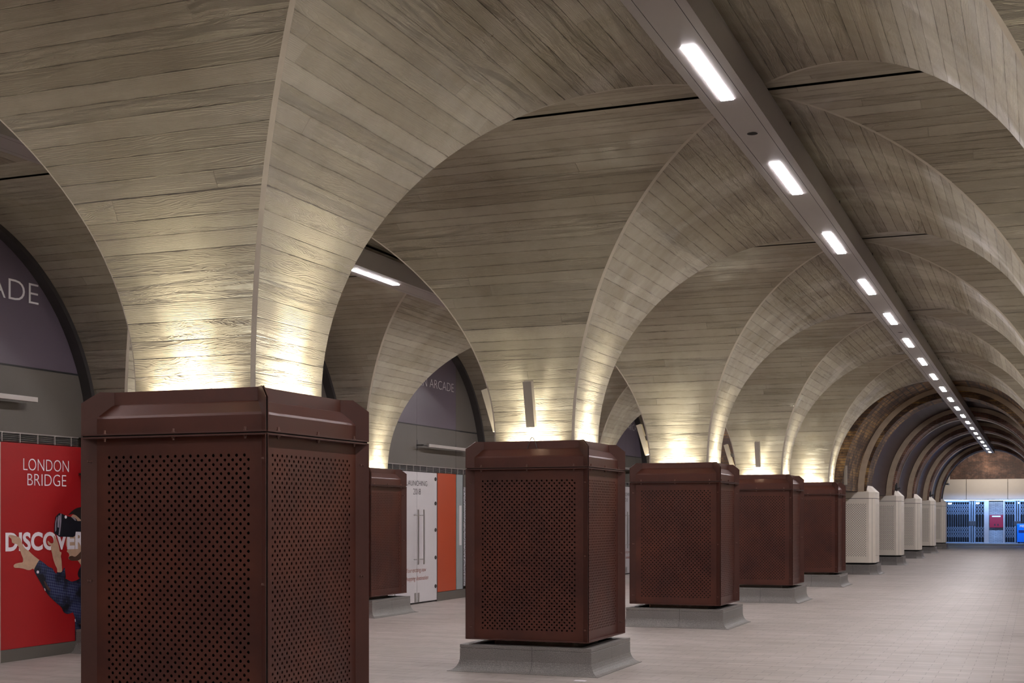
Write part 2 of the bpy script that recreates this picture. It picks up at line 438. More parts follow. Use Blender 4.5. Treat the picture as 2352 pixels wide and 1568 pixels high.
# ------------------------------------------------------------------ perforated column casings
def perforated(m, P, w, z0, z1, hx0, hx1, hz0, hz1, pitch, dia, ns=8, th=.004):
    """P(a, z, d): point on face at a along it, height z, depth d inwards"""
    h = pitch/2
    nx = int(round((hx1-hx0)/h)); nz = int(round((hz1-hz0)/h))
    ox = (hx0+hx1)/2-nx*h/2; oz = (hz0+hz1)/2-nz*h/2
    X1, Z1 = ox+nx*h, oz+nz*h
    for a0, a1, b0, b1 in ((0, w, z0, oz), (0, w, Z1, z1), (0, ox, oz, Z1), (X1, w, oz, Z1)):
        m.quad([P(a0, b0, 0), P(a1, b0, 0), P(a1, b1, 0), P(a0, b1, 0)])
    r = dia/2
    ang = [2*PI*(k+.5)/ns for k in range(ns)]
    for i in range(nx):
        for j in range(nz):
            x, z = ox+i*h, oz+j*h
            if (i+j) % 2:
                m.quad([P(x, z, 0), P(x+h, z, 0), P(x+h, z+h, 0), P(x, z+h, 0)]); continue
            cx, cz = x+h/2, z+h/2
            ci = [(cx+r*math.cos(a), cz+r*math.sin(a)) for a in ang]
            co_ = [(x+h, z), (x+h, z+h), (x, z+h), (x, z)]
            # four corners, each joined to ns/4 hole edges
            q = ns//4
            # corner k faces the hole quadrant
            for k, (c, st) in enumerate(((1, 0), (2, q), (3, 2*q), (0, 3*q))):
                seg = [ci[(st+n) % ns] for n in range(q)]
                m.quad([P(*co_[c], 0)]+[P(*p, 0) for p in reversed(seg)])
                nxt = co_[(c+1) % 4]
                a_, b_ = seg[-1], ci[(st+q) % ns]
                m.quad([P(*co_[c], 0), P(*a_, 0), P(*b_, 0), P(*nxt, 0)][::-1])
            for k in range(ns):
                a_, b_ = ci[k], ci[(k+1) % ns]
                m.quad([P(*a_, 0), P(*b_, 0), P(*b_, th), P(*a_, th)])
ZR, ZB, ZF, ZTIP = 2.0275, .3157, 2.228, 2.300
IN = .058
def face_maps(hx, hy, inset):
    """four faces: name, width, P(a,z,d) with d depth inwards from the inset plane"""
    fx, fy = hx-inset, hy-inset
    return [('-y', 2*fx, lambda a, z, d: (-fx+a, -fy+d, z)), ('+x', 2*fy, lambda a, z, d: (fx-d, -fy+a, z)),
            ('+y', 2*fx, lambda a, z, d: (fx-a, fy-d, z)), ('-x', 2*fy, lambda a, z, d: (-fx+d, fy-a, z))]
def rust_casing():
    hx, hy = BWX/2, BWY/2
    root = bpy.data.objects.new('column_casing', None); C.objects.link(root)
    # lower perforated trays
    for nm, w, P in face_maps(hx, hy, IN):
        m = MB(); mg = .088
        perforated(m, P, w, ZB+.004, ZR-.012, mg, w-mg, .41, 1.915, .0528, .0195)
        o = m.build('perforated_panel', RUST, root, merge=0, recalc=False)
        for z in (.435, 1.16, 1.88):
            for a in (-.026, w+.026):
                b = MB(); p = Vector(P(a, z, -.03)); n = (Vector(P(0, 0, -1))-Vector(P(0, 0, 0)))
                b.tube(p-.026*n, p+.010*n, .0075, 6); b.build('bolt', BOLT, o)
    # hoods
    for nm, w, P in face_maps(hx, hy, IN):
        m = MB()
        prof = [(ZR+.012, 0.), (2.135, 0.), (2.150, .006), (2.215, .062), (2.222, .072), (ZTIP, .074)]
        for (za, da), (zb, db) in zip(prof, prof[1:]):
            def Q(side, z, d):      # mitred ends
                return P((d if side == 0 else w-d), z, d)
            m.quad([Q(0, za, da), Q(1, za, da), Q(1, zb, db), Q(0, zb, db)])
        o = m.build('hood', RUST, root, recalc=False)
        for p_ in o.data.polygons: p_.use_smooth = False
        for a in (.10, w/2, w-.10):
            b = MB(); p = Vector(P(a, ZR, -.035)); b.tube(p-Vector((0, 0, .032)), p+Vector((0, 0, .036)), .0075, 6)
            b.tube(p-Vector((0, 0, .020)), p+Vector((0, 0, .020)), .012, 6); b.build('bolt', BOLT, o)
    # horizontal flanges: two thin plates with a gap, and the bottom lip
    m = MB()
    def ring(z0, z1, o0, o1):      # frame between inset o0 (outer) and o1 (inner)
        a, b_ = hx-o0, hy-o0; c, d = hx-o1, hy-o1
        m.box(-a, a, -b_, -d, z0, z1); m.box(-a, a, d, b_, z0, z1); m.box(-a, -c, -d, d, z0, z1); m.box(c, a, -d, d, z0, z1)
    ring(ZR+.004, ZR+.013, 0, IN+.002); ring(ZR-.013, ZR-.004, 0, IN+.002); m.build('rail', RUSTD, root)
    m = MB(); ring(ZR-.004, ZR+.004, .010, IN+.002); m.build('rail_gap_shade', DARK, root)  # dark filler painted in for the shade between the rail plates
    m = MB(); ring(ZB-.002, ZB+.006, 0, IN+.002); m.build('bottom_lip', RUSTD, root)
    # corner fins: two diagonal plates per corner
    for sx in (-1, 1):
        for sy in (-1, 1):
            m = MB()
            d = Vector((sx, sy, 0)).normalized(); t = Vector((-d.y, d.x, 0))
            for k in (-1, 1):
                base = Vector((sx*(hx-IN-.008), sy*(hy-IN-.008), 0)); tip = Vector((sx*hx, sy*hy, 0))
                off = t*k*.0065
                th = t*.0022
                inn = Vector((sx*(hx-.0756), sy*(hy-.0756), 0))
                low = [base+Vector((0, 0, ZB)), tip+Vector((0, 0, ZB)), tip+Vector((0, 0, ZR-.006)), base+Vector((0, 0, ZR-.006))]
                Pt = lambda i, z: Vector((sx*(hx-i), sy*(hy-i), z))
                up = [Pt(IN+.008, ZR+.006), Pt(0, ZR+.006), Pt(0, ZF), Pt(.0756, ZTIP), Pt(IN+.078, ZTIP), Pt(IN+.078, 2.222), Pt(IN+.008, 2.145)]
                for poly in (low, up):
                    A = [p+off-th for p in poly]; B = [p+off+th for p in poly]
                    m.quad(A); m.quad(B[::-1])
                    for q in range(len(poly)): m.quad([A[q], A[(q+1) % len(poly)], B[(q+1) % len(poly)], B[q]])
            m.build('corner_fin', RUSTD, root)
            g = MB(); c0 = Vector((sx*(hx-IN*.5-.006), sy*(hy-IN*.5-.006), (ZB+ZF)/2)); g.obox(c0, d*(IN*.5-.002)*1.414, t*.0043, Vector((0, 0, (ZF-ZB)/2-.01)))
            g.build('fin_gap_shade', DARK, root)  # dark filler standing for the shade between the two fin plates
    # inner liner is only a near-black core, painting in the shade inside
    m = MB(); c, d = hx-IN-.05, hy-IN-.05
    m.box(-c, c, -d, d, ZB, 2.00); m.build('shade_core', DARK, root)
    return root
def skirt(hx, hy, name='granite_plinth', ch=0.):
    prof = [(-.10, .262), (.045, .262), (.045, .232), (.041, .230), (.041, .225), (.045, .222), (.045, .15)]
    R = .10
    for k in range(1, 9):
        a = PI/2*k/8; prof.append((.045+R*(1-math.cos(a)), .004+R*(1-math.sin(a))*1.35))
    prof.append((.045+R, .0))
    m = MB()
    def ringpts(o, z):
        a, b_ = hx+o, hy+o
        if ch <= 0: return [(-a, -b_, z), (a, -b_, z), (a, b_, z), (-a, b_, z)]
        c = ch+o*.586
        return [(-a+c, -b_, z), (a-c, -b_, z), (a, -b_+c, z), (a, b_-c, z), (a-c, b_, z), (-a+c, b_, z), (-a, b_-c, z), (-a, -b_+c, z)]
    prev = None
    for o, z in prof:
        r = ringpts(o, z)
        if prev:
            n = len(r)
            for k in range(n): m.quad([prev[k], prev[(k+1) % n], r[(k+1) % n], r[k]])
        prev = r
    return m, prof
def plinth(x, y, hx, hy, label, ch=0.):
    m, prof = skirt(hx, hy, ch=ch)
    # joints between stones: thin dark lines in the cove
    j = m
    pts = prof[1:]
    for (o0, z0), (o1, z1) in zip(pts, pts[1:]):
        for s in (-1, 1):
            w = .0022; e = .0012
            j.quad([(-w+.08, s*(hy+o0+e), z0), (w+.08, s*(hy+o0+e), z0), (w+.08, s*(hy+o1+e), z1+e), (-w+.08, s*(hy+o1+e), z1+e)], 1)
            j.quad([(s*(hx+o0+e), -w, z0), (s*(hx+o0+e), w, z0), (s*(hx+o1+e), w, z1+e), (s*(hx+o1+e), -w, z1+e)], 1)
    o = m.build('granite_plinth', [GRAN, GREYD]); o.location = (x, y, 0)
    tag(o, label, 'plinth', 'granite plinths under the column casings')
    return o
first = None
def pos_text(i, j):
    if i == 0:
        return {0: 'beside the camera', 1: 'nearest the camera, largest', 2: 'second from the camera', 3: 'third from the camera',
                4: 'fourth from the camera', 5: 'fifth from the camera'}[j]
    return (f'at the left wall, level with {ordn[j]} central column' if i == -1 else f'in right row, level with {ordn[j]} central column')
for (i, j) in SIDES:
    if i == 0 and j == 6: continue
    xc, yc = cxy(i, j)
    if first is None:
        first = rust_casing(); o = first; o.location = (xc, yc, 0)
    else: o = copy_tree(first, (xc, yc, 0))
    tag(o, f'red-brown perforated column casing, {pos_text(i, j)}', 'column casing', 'red-brown perforated column casings')
    plinth(xc, yc, BWX/2, BWY/2, f'grey plinth under red-brown casing, {pos_text(i, j)}')

# ------------------------------------------------------------------ uplights in the casing tops
def spot(x, y, z, e, ang, col=UP_COL, r=.03, aim=(0, 0, 1)):
    l = bpy.data.lights.new('uplight', 'SPOT'); l.energy = e; l.spot_size = math.radians(ang); l.spot_blend = 1; l.shadow_soft_size = r; l.color = col
    o = bpy.data.objects.new('uplight_spot', l); C.objects.link(o); o.location = (x, y, z); o.rotation_euler = Vector(aim).to_track_quat('-Z', 'Y').to_euler()
def area(x, y, z, sx, sy, e, col=UP_COL, spread=150, rot=(PI, 0, 0), name='uplight_area'):
    l = bpy.data.lights.new(name, 'AREA'); l.shape = 'RECTANGLE'; l.size = sx; l.size_y = sy; l.energy = e; l.color = col; l.spread = math.radians(spread)
    o = bpy.data.objects.new(name, l); C.objects.link(o); o.location = (x, y, z); o.rotation_euler = rot
for (i, j) in SIDES:
    if j == 6 and i == 0: continue
    xc, yc = cxy(i, j)
    ds = [(1, 0), (0, 1), (-1, 0), (0, -1)]
    if i == -1: ds = [(1, 0)]
    if i == 1: ds = [(-1, 0), (0, 1), (0, -1)]
    for dx, dy in ds:
        px, py = xc+dx*(PX+.040), yc+dy*(PY+.036)
        if i == -1 and dx == 0: px += .22
        spot(px+dx*.035, py+dy*.035, 2.16, UP_SPOT, 50)
        spot(px+dx*.05, py+dy*.05, 2.20, UP_THROW, 38, aim=(dx*.26, dy*.26, 1), r=.02)
        area(px, py, 2.21, (.5 if dy else .03), (.5 if dx else .03), UP_AREA)

# ------------------------------------------------------------------ ceiling light troughs
ZL = 4.42
def trough(xc, y0, y1, lights, label, glabel, holes):
    root = thing('light_trough', label, 'ceiling light trough', (xc, y0, ZL), 'ceiling light troughs')
    L = y1-y0
    m = MB()
    m.quad([(-.110, 0, 0), (.110, 0, 0), (.110, L, 0), (-.110, L, 0)])      # centre panel
    m.build('centre_panel', GREYM, root, recalc=False)
    m = MB()
    for s in (-1, 1):
        m.box(*sorted((s*.114, s*.172)), 0, L, 0, .012); m.box(*sorted((s*.166, s*.172)), 0, L, .012, .22)
    m.box(-.172, .172, 0, L, .20, .205)
    m.build('side_channel', GREYM, root)
    m = MB(); m.box(-.16, .16, 0, L, .008, .010); m.build('shadow_gap', DARK, root)
    y = 1.2
    while y < L and y < 34:
        m = MB()
        for s in (-1, 1): m.tube((s*.12, y, .2), (s*.12, y, .335), .006, 6)
        m.box(-.13, .13, y-.02, y+.02, .2, .21); m.build('hanger', GREYD, root)
        y += DY/2
    for (ya, yb) in lights:
        if ya < y0: continue
        m = MB(); m.box(-.0425, .0425, ya-y0, yb-y0, -.004, -.001); m.build('diffuser', STRIP, root)
    for h in holes:
        m = MB()
        n = 20
        m.quad([(.04*math.cos(2*PI*k/n), h-y0+.04*math.sin(2*PI*k/n), -.002) for k in range(n)]); m.build('recessed_hole', DARK, root, recalc=False)
    return root
LT = [(7.98-2.89*3+2.89*k, 7.98-2.89*3+2.89*k+1.12) for k in range(23)]
trough(XM+.02, -1.9, 64.6, [l for l in LT if l[0] > -1.5 and l[1] < 64.3], 'long grey metal trough of square lights running down the main aisle to the brick end', '', [9.97, 21.6])
trough(XM-DX, -1.9, Y0+DY*6.5, [l for l in LT if l[0] > -1.5 and abs(l[0]-7.98) > .5 and l[1] < 37], 'grey metal light trough over the left aisle, seen between the columns', '', [14.9, 26.5])
trough(XM+DX, -1.9, YEND, [l for l in LT if l[0] > -1.5 and l[1] < 33], 'grey metal light trough over the aisle right of the camera', '', [9.97])

# ------------------------------------------------------------------ tilted lamps on the column faces
def tilt_lamp(x, y, z, d, label, out=.075, L=.46, lean=math.radians(13)):
    """d = outward direction of the face"""
    if d[0]: out, lean = .115, math.radians(17)
    root = thing('tilted_lamp', label, 'wall lamp', (x, y, z), 'slim tilted lamps on the columns')
    d = Vector((*d, 0)); t = Vector((-d.y, d.x, 0)); ax = (d*math.sin(lean)+Vector((0, 0, math.cos(lean)))); n = t.cross(ax)
    m = MB(); c = d*out+ax*(L/2)
    m.obox(c, t*.045, n*.036, ax*(L/2)); m.build('lamp_body', LAMPB, root, bevel=.003)
    m = MB(); m.obox(d*(out*.45)+ax*(L*.55)-n*0, t*.02, d*(out*.45), Vector((0, 0, .03))); m.build('bracket', GREYD, root)
def face_off(z):
    s = (z-ZS)/RISE; return 1-math.sqrt(max(0, 1-s*s))
for j, fr, lf in ((2, 1, 1), (3, 0, 1), (4, 1, 1)):
    xc, yc = cxy(0, j)
    if fr: tilt_lamp(xc+.015, yc-PY-BY*face_off(2.55), 2.44, (0, -1), f'slim tilted lamp on the camera-facing side of the {ordn[j]} central column')
    if lf: tilt_lamp(xc-PX-AX*face_off(2.55), yc, 2.44, (-1, 0), f'slim pale tilted lamp on the left side of the {ordn[j]} central column')
m = MB(); m.tube((0, 0, 0), (0, 0, 0.001), .004)
# loose cable looping over the casing edge
cb = MB(); pts = [Vector((-4.66+.09*math.sin(a)*1.0-.03*0, 12.945-.50, 2.20+.115*math.sin(a*.5+.4))) for a in [x*.25 for x in range(0, 9)]]
pts = [Vector((-4.74+.105*k/8, 12.945-.50, 2.22+.115*math.sin(PI*k/8))) for k in range(9)]
for p, q in zip(pts, pts[1:]): cb.tube(p, q, .004, 6)
tag(cb.build('cable_loop', GREYD), 'small dark cable loop sticking up behind the top edge of the second central casing', 'cable')

# ------------------------------------------------------------------ left wall: shopfront bays
XW = -10.17
bays = [Y0+DY*(k+.5) for k in range(6)]
hw = DY/2-BWY/2                      # half opening between casings
def arch_pts(yc, n=28, inset=0., zlow=3.16):
    """points of the vault outline at the wall between two piers"""
    out = []
    for k in range(n+1):
        a = PI*k/n; y = yc-(BY-inset)*math.cos(a); z = ZS+(RISE-inset)*math.sin(a)
        out.append((y, max(z, zlow)))
    return out
def wall_quad(m, y0, y1, z0, z1, x=XW, d=.05, mi=0): m.box(x-d, x, y0, y1, z0, z1, mi)
plain_bays = {}
wl = MB()
wl.box(-10.5, -10.30, -2, 80, 0, 5)
struct(wl.build('wall_left', WALLC))
for b, yc in enumerate(bays):
    ya, yb = yc-hw+.0, yc+hw-.0
    nearb = (b == 1)
    # where purple ends / seams
    if b == 1: seams = [yc-.43]; pend = 99
    elif b == 5: seams = [34.05, 35.0]; pend = 35.9
    else: seams = [yc-.43, yc+1.27]; pend = yc+1.27
    # band of grey panels between vent and lunette
    root = thing('wall_cladding', {0: 'grey cladding above the shopfront beside the camera', 1: 'grey cladding band over the red poster', 2: 'grey cladding band between the second and third wall columns',
                                   3: 'stained grey cladding band above the white doors', 4: 'grey cladding band beyond the white doors', 5: 'grey cladding band in the farthest left bay'}[b], 'wall cladding', None, 'grey cladding bands') if False else bpy.data.objects.new('wall_cladding', None)
    C.objects.link(root)
    tag(root, {0: 'grey cladding band over the shopfront left of the camera', 1: 'grey cladding band directly above the red poster', 2: 'grey cladding band between the second and third wall columns',
               3: 'stained grey cladding band above the white double doors', 4: 'grey cladding band past the orange panel, between the fourth and fifth wall columns', 5: 'grey cladding band in the farthest left bay with lettering'}[b], 'wall cladding', 'grey cladding bands on the left wall')
    e = [yc-BY-.02]+[s for s in seams]+[yc+BY+.02]
    for p, q in zip(e, e[1:]):
        m = MB(); wall_quad(m, p+.004, q-.004, 2.445, 3.150); m.build('panel', WALLC, root)
    m = MB(); wall_quad(m, yc-BY, yc+BY, 2.44, 3.19, x=XW-.02); m.build('backing', DARK, root)
    # vent grille
    g = thing('vent_grille', {0: 'louvred vent strip left of the camera', 1: 'dark louvred vent strip along the top of the red poster', 2: 'louvred vent strip between the second and third wall columns',
                              3: 'dark louvred vent strip above the white double doors', 4: 'louvred vent strip between the fourth and fifth wall columns', 5: 'louvred vent strip in the farthest left bay'}[b], 'vent', (XW, 0, 0), 'louvred vent strips')
    m = MB(); m.box(-.06, -.035, ya, yb, 2.34, 2.44); m.build('recess', DARK, g)
    m = MB()
    for k in range(5): m.obox((-.012, (ya+yb)/2, 2.35+.02*k), (.012, 0, .005), (0, (yb-ya)/2, 0), (.0006, 0, -.0012))
    m.build('slats', GREYM, g)
    m = MB(); y = ya+.1
    while y < yb: m.box(-.01, .004, y-.005, y+.005, 2.34, 2.44); y += .272
    m.box(-.03, .003, ya, yb, 2.438, 2.446)
    m.build('mullions', ALU, g)
    # lunette: plum panel + grey end, black joint line
    lun = thing('lunette_panel', {0: 'plum arched panel left of the camera', 1: 'large plum arched sign panel above the red poster, its lettering ending in ADE', 2: 'plum arched sign panel between the second and third wall columns',
                                  3: 'plum arched sign panel above the white doors', 4: 'plum arched sign panel between the fourth and fifth wall columns', 5: 'farthest plum arched sign panel with partly hidden lettering'}[b], 'sign panel', (XW, 0, 0), 'plum arched sign panels')
    def lpoly(y0, y1, mname, mt):
        P = [(y, z) for (y, z) in arch_pts(yc, 60, .0) if y0 <= y <= y1]
        def zat(y):
            s = max(-1, min(1, (y-yc)/BY)); return ZS+RISE*math.sqrt(1-s*s)
        poly = [(y0, 3.165)]+[(y0, zat(y0))]+P+[(y1, zat(y1)), (y1, 3.165)]
        poly = [p for n, p in enumerate(poly) if n == 0 or (abs(p[0]-poly[n-1][0])+abs(p[1]-poly[n-1][1])) > 1e-4]
        poly = [(y, max(z, 3.165)) for y, z in poly]
        bm = bmesh.new(); vs = [bm.verts.new((0, y, z)) for y, z in poly]
        f = bm.faces.new(vs); bmesh.ops.triangulate(bm, faces=[f])
        me = bpy.data.meshes.new(mname); bm.to_mesh(me); bm.free(); me.materials.append(mt)
        o = bpy.data.objects.new(mname, me); C.objects.link(o); o.parent = lun
        sd = o.modifiers.new('s', 'SOLIDIFY'); sd.thickness = .03; sd.offset = -1 if False else 0
        o.location = (-.015, 0, 0)
        return o
    L0, R0 = yc-BY*.93, yc+BY*.93
    edges = [L0]+[s for s in seams if s < R0]+[R0]
    for p, q in zip(edges, edges[1:]):
        lpoly(p+.002, q-.002, 'panel', PLUM if (p+q)/2 < pend else WALLC)
    m = MB(); m.box(-.01, .006, yc-BY, yc+BY, 3.148, 3.166); m.build('joint_strip', INKB, lun)
    # lettering
    if b == 1: text_fit('lettering', 'WESTERN ARCADE', 3.5, .225, INKL, lun, .004, 9.92, 3.855, offset=-.012)
    elif b == 5: text_fit('lettering', 'WESTERN ARCADE', 2.75, .17, INKL, lun, .004, 34.08, 3.86, offset=-.020)
    else: text_fit('lettering', 'WESTERN ARCADE', 2.39, .158, INKL, lun, .004, yc-.03, 3.865, offset=-.020)
    # dark arched frame on the soffit
    m = MB(); P = [(yc-(BY-.0)*math.cos(PI*k/48), ZS+RISE*math.sin(PI*k/48)) for k in range(49)]
    Q = [(yc-(BY-.055)*math.cos(PI*k/48), ZS+(RISE-.055)*math.sin(PI*k/48)) for k in range(49)]
    for (p, p2, q, q2) in zip(P, P[1:], Q, Q[1:]):
        if max(p[1], p2[1]) < 2.4: continue
        x0, x1 = XW, XW+.13
        m.quad([(x1, *p), (x1, *p2), (x1, *q2), (x1, *q)]); m.quad([(x0, *q), (x0, *q2), (x1, *q2), (x1, *q)][::-1]); m.quad([(x0, *p), (x0, *p2), (x1, *p2), (x1, *p)])
    o = m.build('arch_frame', GREYD, lun); o.location.x = -XW
    # concrete plinth at the foot
    m = MB(); m.box(XW-.06, XW-.0, ya, (yb if b == 1 else yc-1.30) if b != 5 else yc-.06, 0, .135 if b == 1 else .16)
    if b != 1: m.box(XW-.06, XW, (yc+.41 if b != 5 else yc+1.65), yb, 0, .16)
    struct(m.build('baseboard_left', WALLC))
    # slim bar lamp
    if b in (1, 3, 5, 2, 4):
        y0, y1 = {1: (yc-.5, 11.49)}.get(b, (yc-.24, yc+1.68))
        bl = thing('bar_lamp', {1: 'pale aluminium bar lamp above the red poster, cut by the photo edge', 2: 'slim bar lamp between the second and third wall columns', 3: 'slim horizontal bar lamp on brackets above the white doors',
                                4: 'slim bar lamp between the fourth and fifth wall columns', 5: 'slim bar lamp in the farthest left bay'}[b], 'wall lamp', (XW, 0, 0), 'slim horizontal bar lamps')
        m = MB(); m.box(.10, .155, y0, y1, 2.775, 2.828); m.build('lamp_bar', ALU, bl, bevel=.003)
        for yy in (y0-.18 if b != 1 else y0+.3, y1-.42):
            m = MB(); m.tube((0, yy, 2.80), (.12, yy, 2.80), .012, 8)
            m.tube((.12, yy, 2.80), (.12, max(yy, y0), 2.80), .012, 8)
            n = 14
            m.quad([(.004, yy+.025*math.cos(2*PI*k/n), 2.80+.10*math.sin(2*PI*k/n)) for k in range(n)])
            m.build('bracket', GREYD, bl)

hp = hw-.06
# generic shopfront panels for bays without their own content
def wall_panel(name, label, cat, y0, y1, z0, z1, mt, group=None, x=XW):
    m = MB(); m.box(x-.03, x, y0, y1, z0, z1); o = m.build(name, mt, bevel=.002); tag(o, label, cat, group); return o
wall_panel('display_panel', 'plain orange shopfront panel left of the camera', 'panel', bays[0]-hp, bays[0]+hp, .14, 2.335, ORANGE)
wall_panel('display_panel', 'plain orange shopfront panel between the second and third wall columns', 'panel', bays[2]-hp, bays[2]+hp, .17, 2.335, ORANGE)
wall_panel('display_panel', 'plain red shopfront panel between the fourth and fifth wall columns', 'panel', bays[4]-hp, bays[4]+hp, .17, 2.335, RED)

# --- red poster
hp = hw-.06
ya, yb = bays[1]-hw, 12.44
poster = thing('poster', 'large red wall poster of a man in a headset, lettered LONDON BRIDGE and DISCOVER', 'poster', (XW, 0, 0))
m = MB(); m.box(-.03, 0, 11.10, yb, .132, 2.335); m.build('backing_sheet', RED, poster)
m = MB(); m.box(-.03, .004, 11.075, 11.097, 0, 2.335); struct(m.build('trim_1', ALU)).location = (XW, 0, 0)
wall_panel('display_panel', 'plain pale glazed shopfront panel left of the red poster', 'panel', bays[1]-hp, 11.07, .14, 2.335, DOORW)
f_, hy_, th_ = FPX, 1184.9, .3754
text_fit('lettering', 'LONDON', .725, .130, INKW, poster, .002, 11.80, 2.045, offset=-.012)
text_fit('lettering', 'BRIDGE', .62, .130, INKW, poster, .002, 11.81, 1.882, offset=-.012)
text_fit('lettering', 'DISCOVER', 1.27, .180, INKW, poster, .002, 11.805, 1.185, offset=.035)
POLY = __import__('json').loads('''[["face",[[12.129,1.155],[12.151,1.182],[12.114,1.22],[12.129,1.32],[12.203,1.369],[12.196,1.545],[12.233,1.57],[12.308,1.555],[12.44,1.555],[12.44,0.973],[12.421,1.005],[12.386,0.973],[12.307,1.055],[12.287,1.044],[12.169,1.059],[12.155,1.079],[12.173,1.104],[12.162,1.134],[12.129,1.15]]],["beard",[[12.155,1.077],[12.173,1.096],[12.218,1.102],[12.27,1.086],[12.323,1.115],[12.391,1.164],[12.44,1.171],[12.44,1.11],[12.391,1.072],[12.323,1.044],[12.278,1.043],[12.196,1.045]]],["hair",[[12.144,1.555],[12.203,1.6],[12.278,1.638],[12.391,1.659],[12.44,1.66],[12.44,1.489],[12.391,1.494],[12.346,1.52],[12.293,1.555],[12.233,1.575],[12.196,1.57]]],["headset",[[11.921,1.362],[11.928,1.471],[11.946,1.545],[12.004,1.585],[12.055,1.575],[12.092,1.56],[12.166,1.545],[12.24,1.537],[12.285,1.52],[12.308,1.494],[12.44,1.494],[12.44,1.371],[12.278,1.373],[12.27,1.328],[12.233,1.311],[12.092,1.318],[12.004,1.319]]],["visor",[[11.975,1.426],[11.975,1.51],[11.99,1.555],[12.015,1.56],[12.015,1.52],[11.997,1.421]]],["visor",[[11.935,1.372],[11.939,1.491],[11.964,1.545],[11.972,1.54],[11.955,1.471],[11.955,1.392]]],["visor",[[12.022,1.577],[12.041,1.577],[12.037,1.49],[12.012,1.336],[11.99,1.337],[12.015,1.471]]],["visor",[[12.196,1.542],[12.24,1.539],[12.27,1.525],[12.287,1.497],[12.263,1.5],[12.233,1.52]]],["knob",[[12.092,1.55],[12.11,1.561],[12.129,1.55],[12.129,1.53],[12.11,1.52],[12.092,1.53]]],["near_hand",[[11.677,1.074],[11.586,1.125],[11.518,1.175],[11.463,1.2],[11.423,1.244],[11.399,1.302],[11.376,1.323],[11.329,1.336],[11.276,1.347],[11.226,1.351],[11.21,1.34],[11.226,1.326],[11.256,1.309],[11.261,1.29],[11.264,1.271],[11.289,1.257],[11.342,1.251],[11.372,1.211],[11.389,1.178],[11.409,1.134],[11.433,1.095],[11.431,1.052],[11.369,1.049],[11.315,1.042],[11.292,1.026],[11.289,1.014],[11.302,0.998],[11.364,0.996],[11.443,0.984],[11.506,0.965],[11.551,0.967],[11.578,0.981],[11.614,0.962],[11.641,1.018],[11.687,1.068]]],["raised_hand",[[11.917,1.338],[11.939,1.323],[11.961,1.293],[11.982,1.253],[12.004,1.198],[12.012,1.148],[12.033,1.152],[12.042,1.137],[12.028,1.103],[12.033,1.063],[12.034,1.096],[12.043,1.037],[12.053,0.919],[11.972,0.919],[11.969,0.967],[11.939,1.005],[11.91,1.061],[11.891,1.12],[11.889,1.136],[11.867,1.191],[11.874,1.225],[11.828,1.233],[11.81,1.271],[11.825,1.28],[11.857,1.252],[11.896,1.244],[11.921,1.273],[11.914,1.323]]],["far_cuff",[[11.953,0.913],[11.967,0.926],[12.043,0.919],[12.091,0.98],[12.101,0.937],[12.118,0.838],[12.015,0.875]]],["shirt_sleeve",[[11.682,1.074],[11.751,1.04],[11.826,0.989],[11.891,0.976],[11.939,0.914],[12.015,0.888],[12.14,0.834],[12.208,0.806],[12.307,0.823],[12.386,0.859],[12.421,0.871],[12.44,0.876],[12.44,0.454],[12.356,0.488],[12.233,0.461],[12.14,0.444],[12.072,0.473],[12.043,0.528],[11.92,0.607],[11.826,0.677],[11.761,0.744],[11.687,0.844],[11.614,0.93],[11.6,0.972],[11.641,1.024]]],["shirt_front",[[12.233,0.461],[12.267,0.394],[12.269,0.136],[12.44,0.134],[12.44,0.487],[12.307,0.491]]],["collar",[[12.307,0.889],[12.336,0.948],[12.396,1.012],[12.44,1.03],[12.44,0.842],[12.336,0.841]]],["button",[[11.641,0.95],[11.659,0.957],[11.678,0.948],[11.678,0.929],[11.659,0.922],[11.641,0.931]]],["button",[[11.759,0.757],[11.77,0.757],[11.784,0.73],[11.77,0.728]]],["button",[[12.259,0.381],[12.272,0.384],[12.279,0.353],[12.265,0.351]]],["sleeve_slit",[[11.747,0.848],[11.779,0.827],[11.826,0.773],[11.873,0.719],[11.826,0.728],[11.779,0.782]]]]''')
def flat_poly(nm, pts, x, mt, par):
    from mathutils.geometry import tessellate_polygon
    if nm.split('_', 1)[1] not in ('visor', 'shirt_front', 'button', 'headset'):
        for _ in range(2):
            q = []
            for (a, b) in zip(pts, pts[1:]+pts[:1]):
                q += [(a[0]*.8+b[0]*.2, a[1]*.8+b[1]*.2), (a[0]*.2+b[0]*.8, a[1]*.2+b[1]*.8)]
            pts = q
    tr = tessellate_polygon([[Vector((y, z, 0)) for y, z in pts]])
    out = []
    for a, b, c in tr:
        A, B, D = pts[a], pts[b], pts[c]
        cr = (B[0]-A[0])*(D[1]-A[1])-(B[1]-A[1])*(D[0]-A[0])
        if abs(cr) > 1e-9: out.append((a, b, c) if cr > 0 else (a, c, b))
    me = bpy.data.meshes.new(nm); me.from_pydata([(x, y, z) for y, z in pts], [], out); me.materials.append(mt)
    o = bpy.data.objects.new(nm, me); C.objects.link(o); o.parent = par; return o
pm = {'face': (.0010, SKIN), 'beard': (.0013, SKIND), 'headset': (.0030, HEADS), 'visor': (.0033, HEADG), 'knob': (.0034, INKW), 'hair': (.0012, HAIR), 'near_hand': (.0032, SKIN), 'raised_hand': (.0026, SKIN),
      'shirt_sleeve': (.0034, SHIRT), 'shirt_front': (.0028, SHIRT), 'collar': (.0029, SHIRT), 'far_cuff': (.0029, SHIRT), 'button': (.0037, INKW), 'sleeve_slit': (.0036, SKIND)}
for nm, pts in POLY:
    x, mt = pm[nm]; flat_poly('printed_'+nm, pts, x, mt, poster)

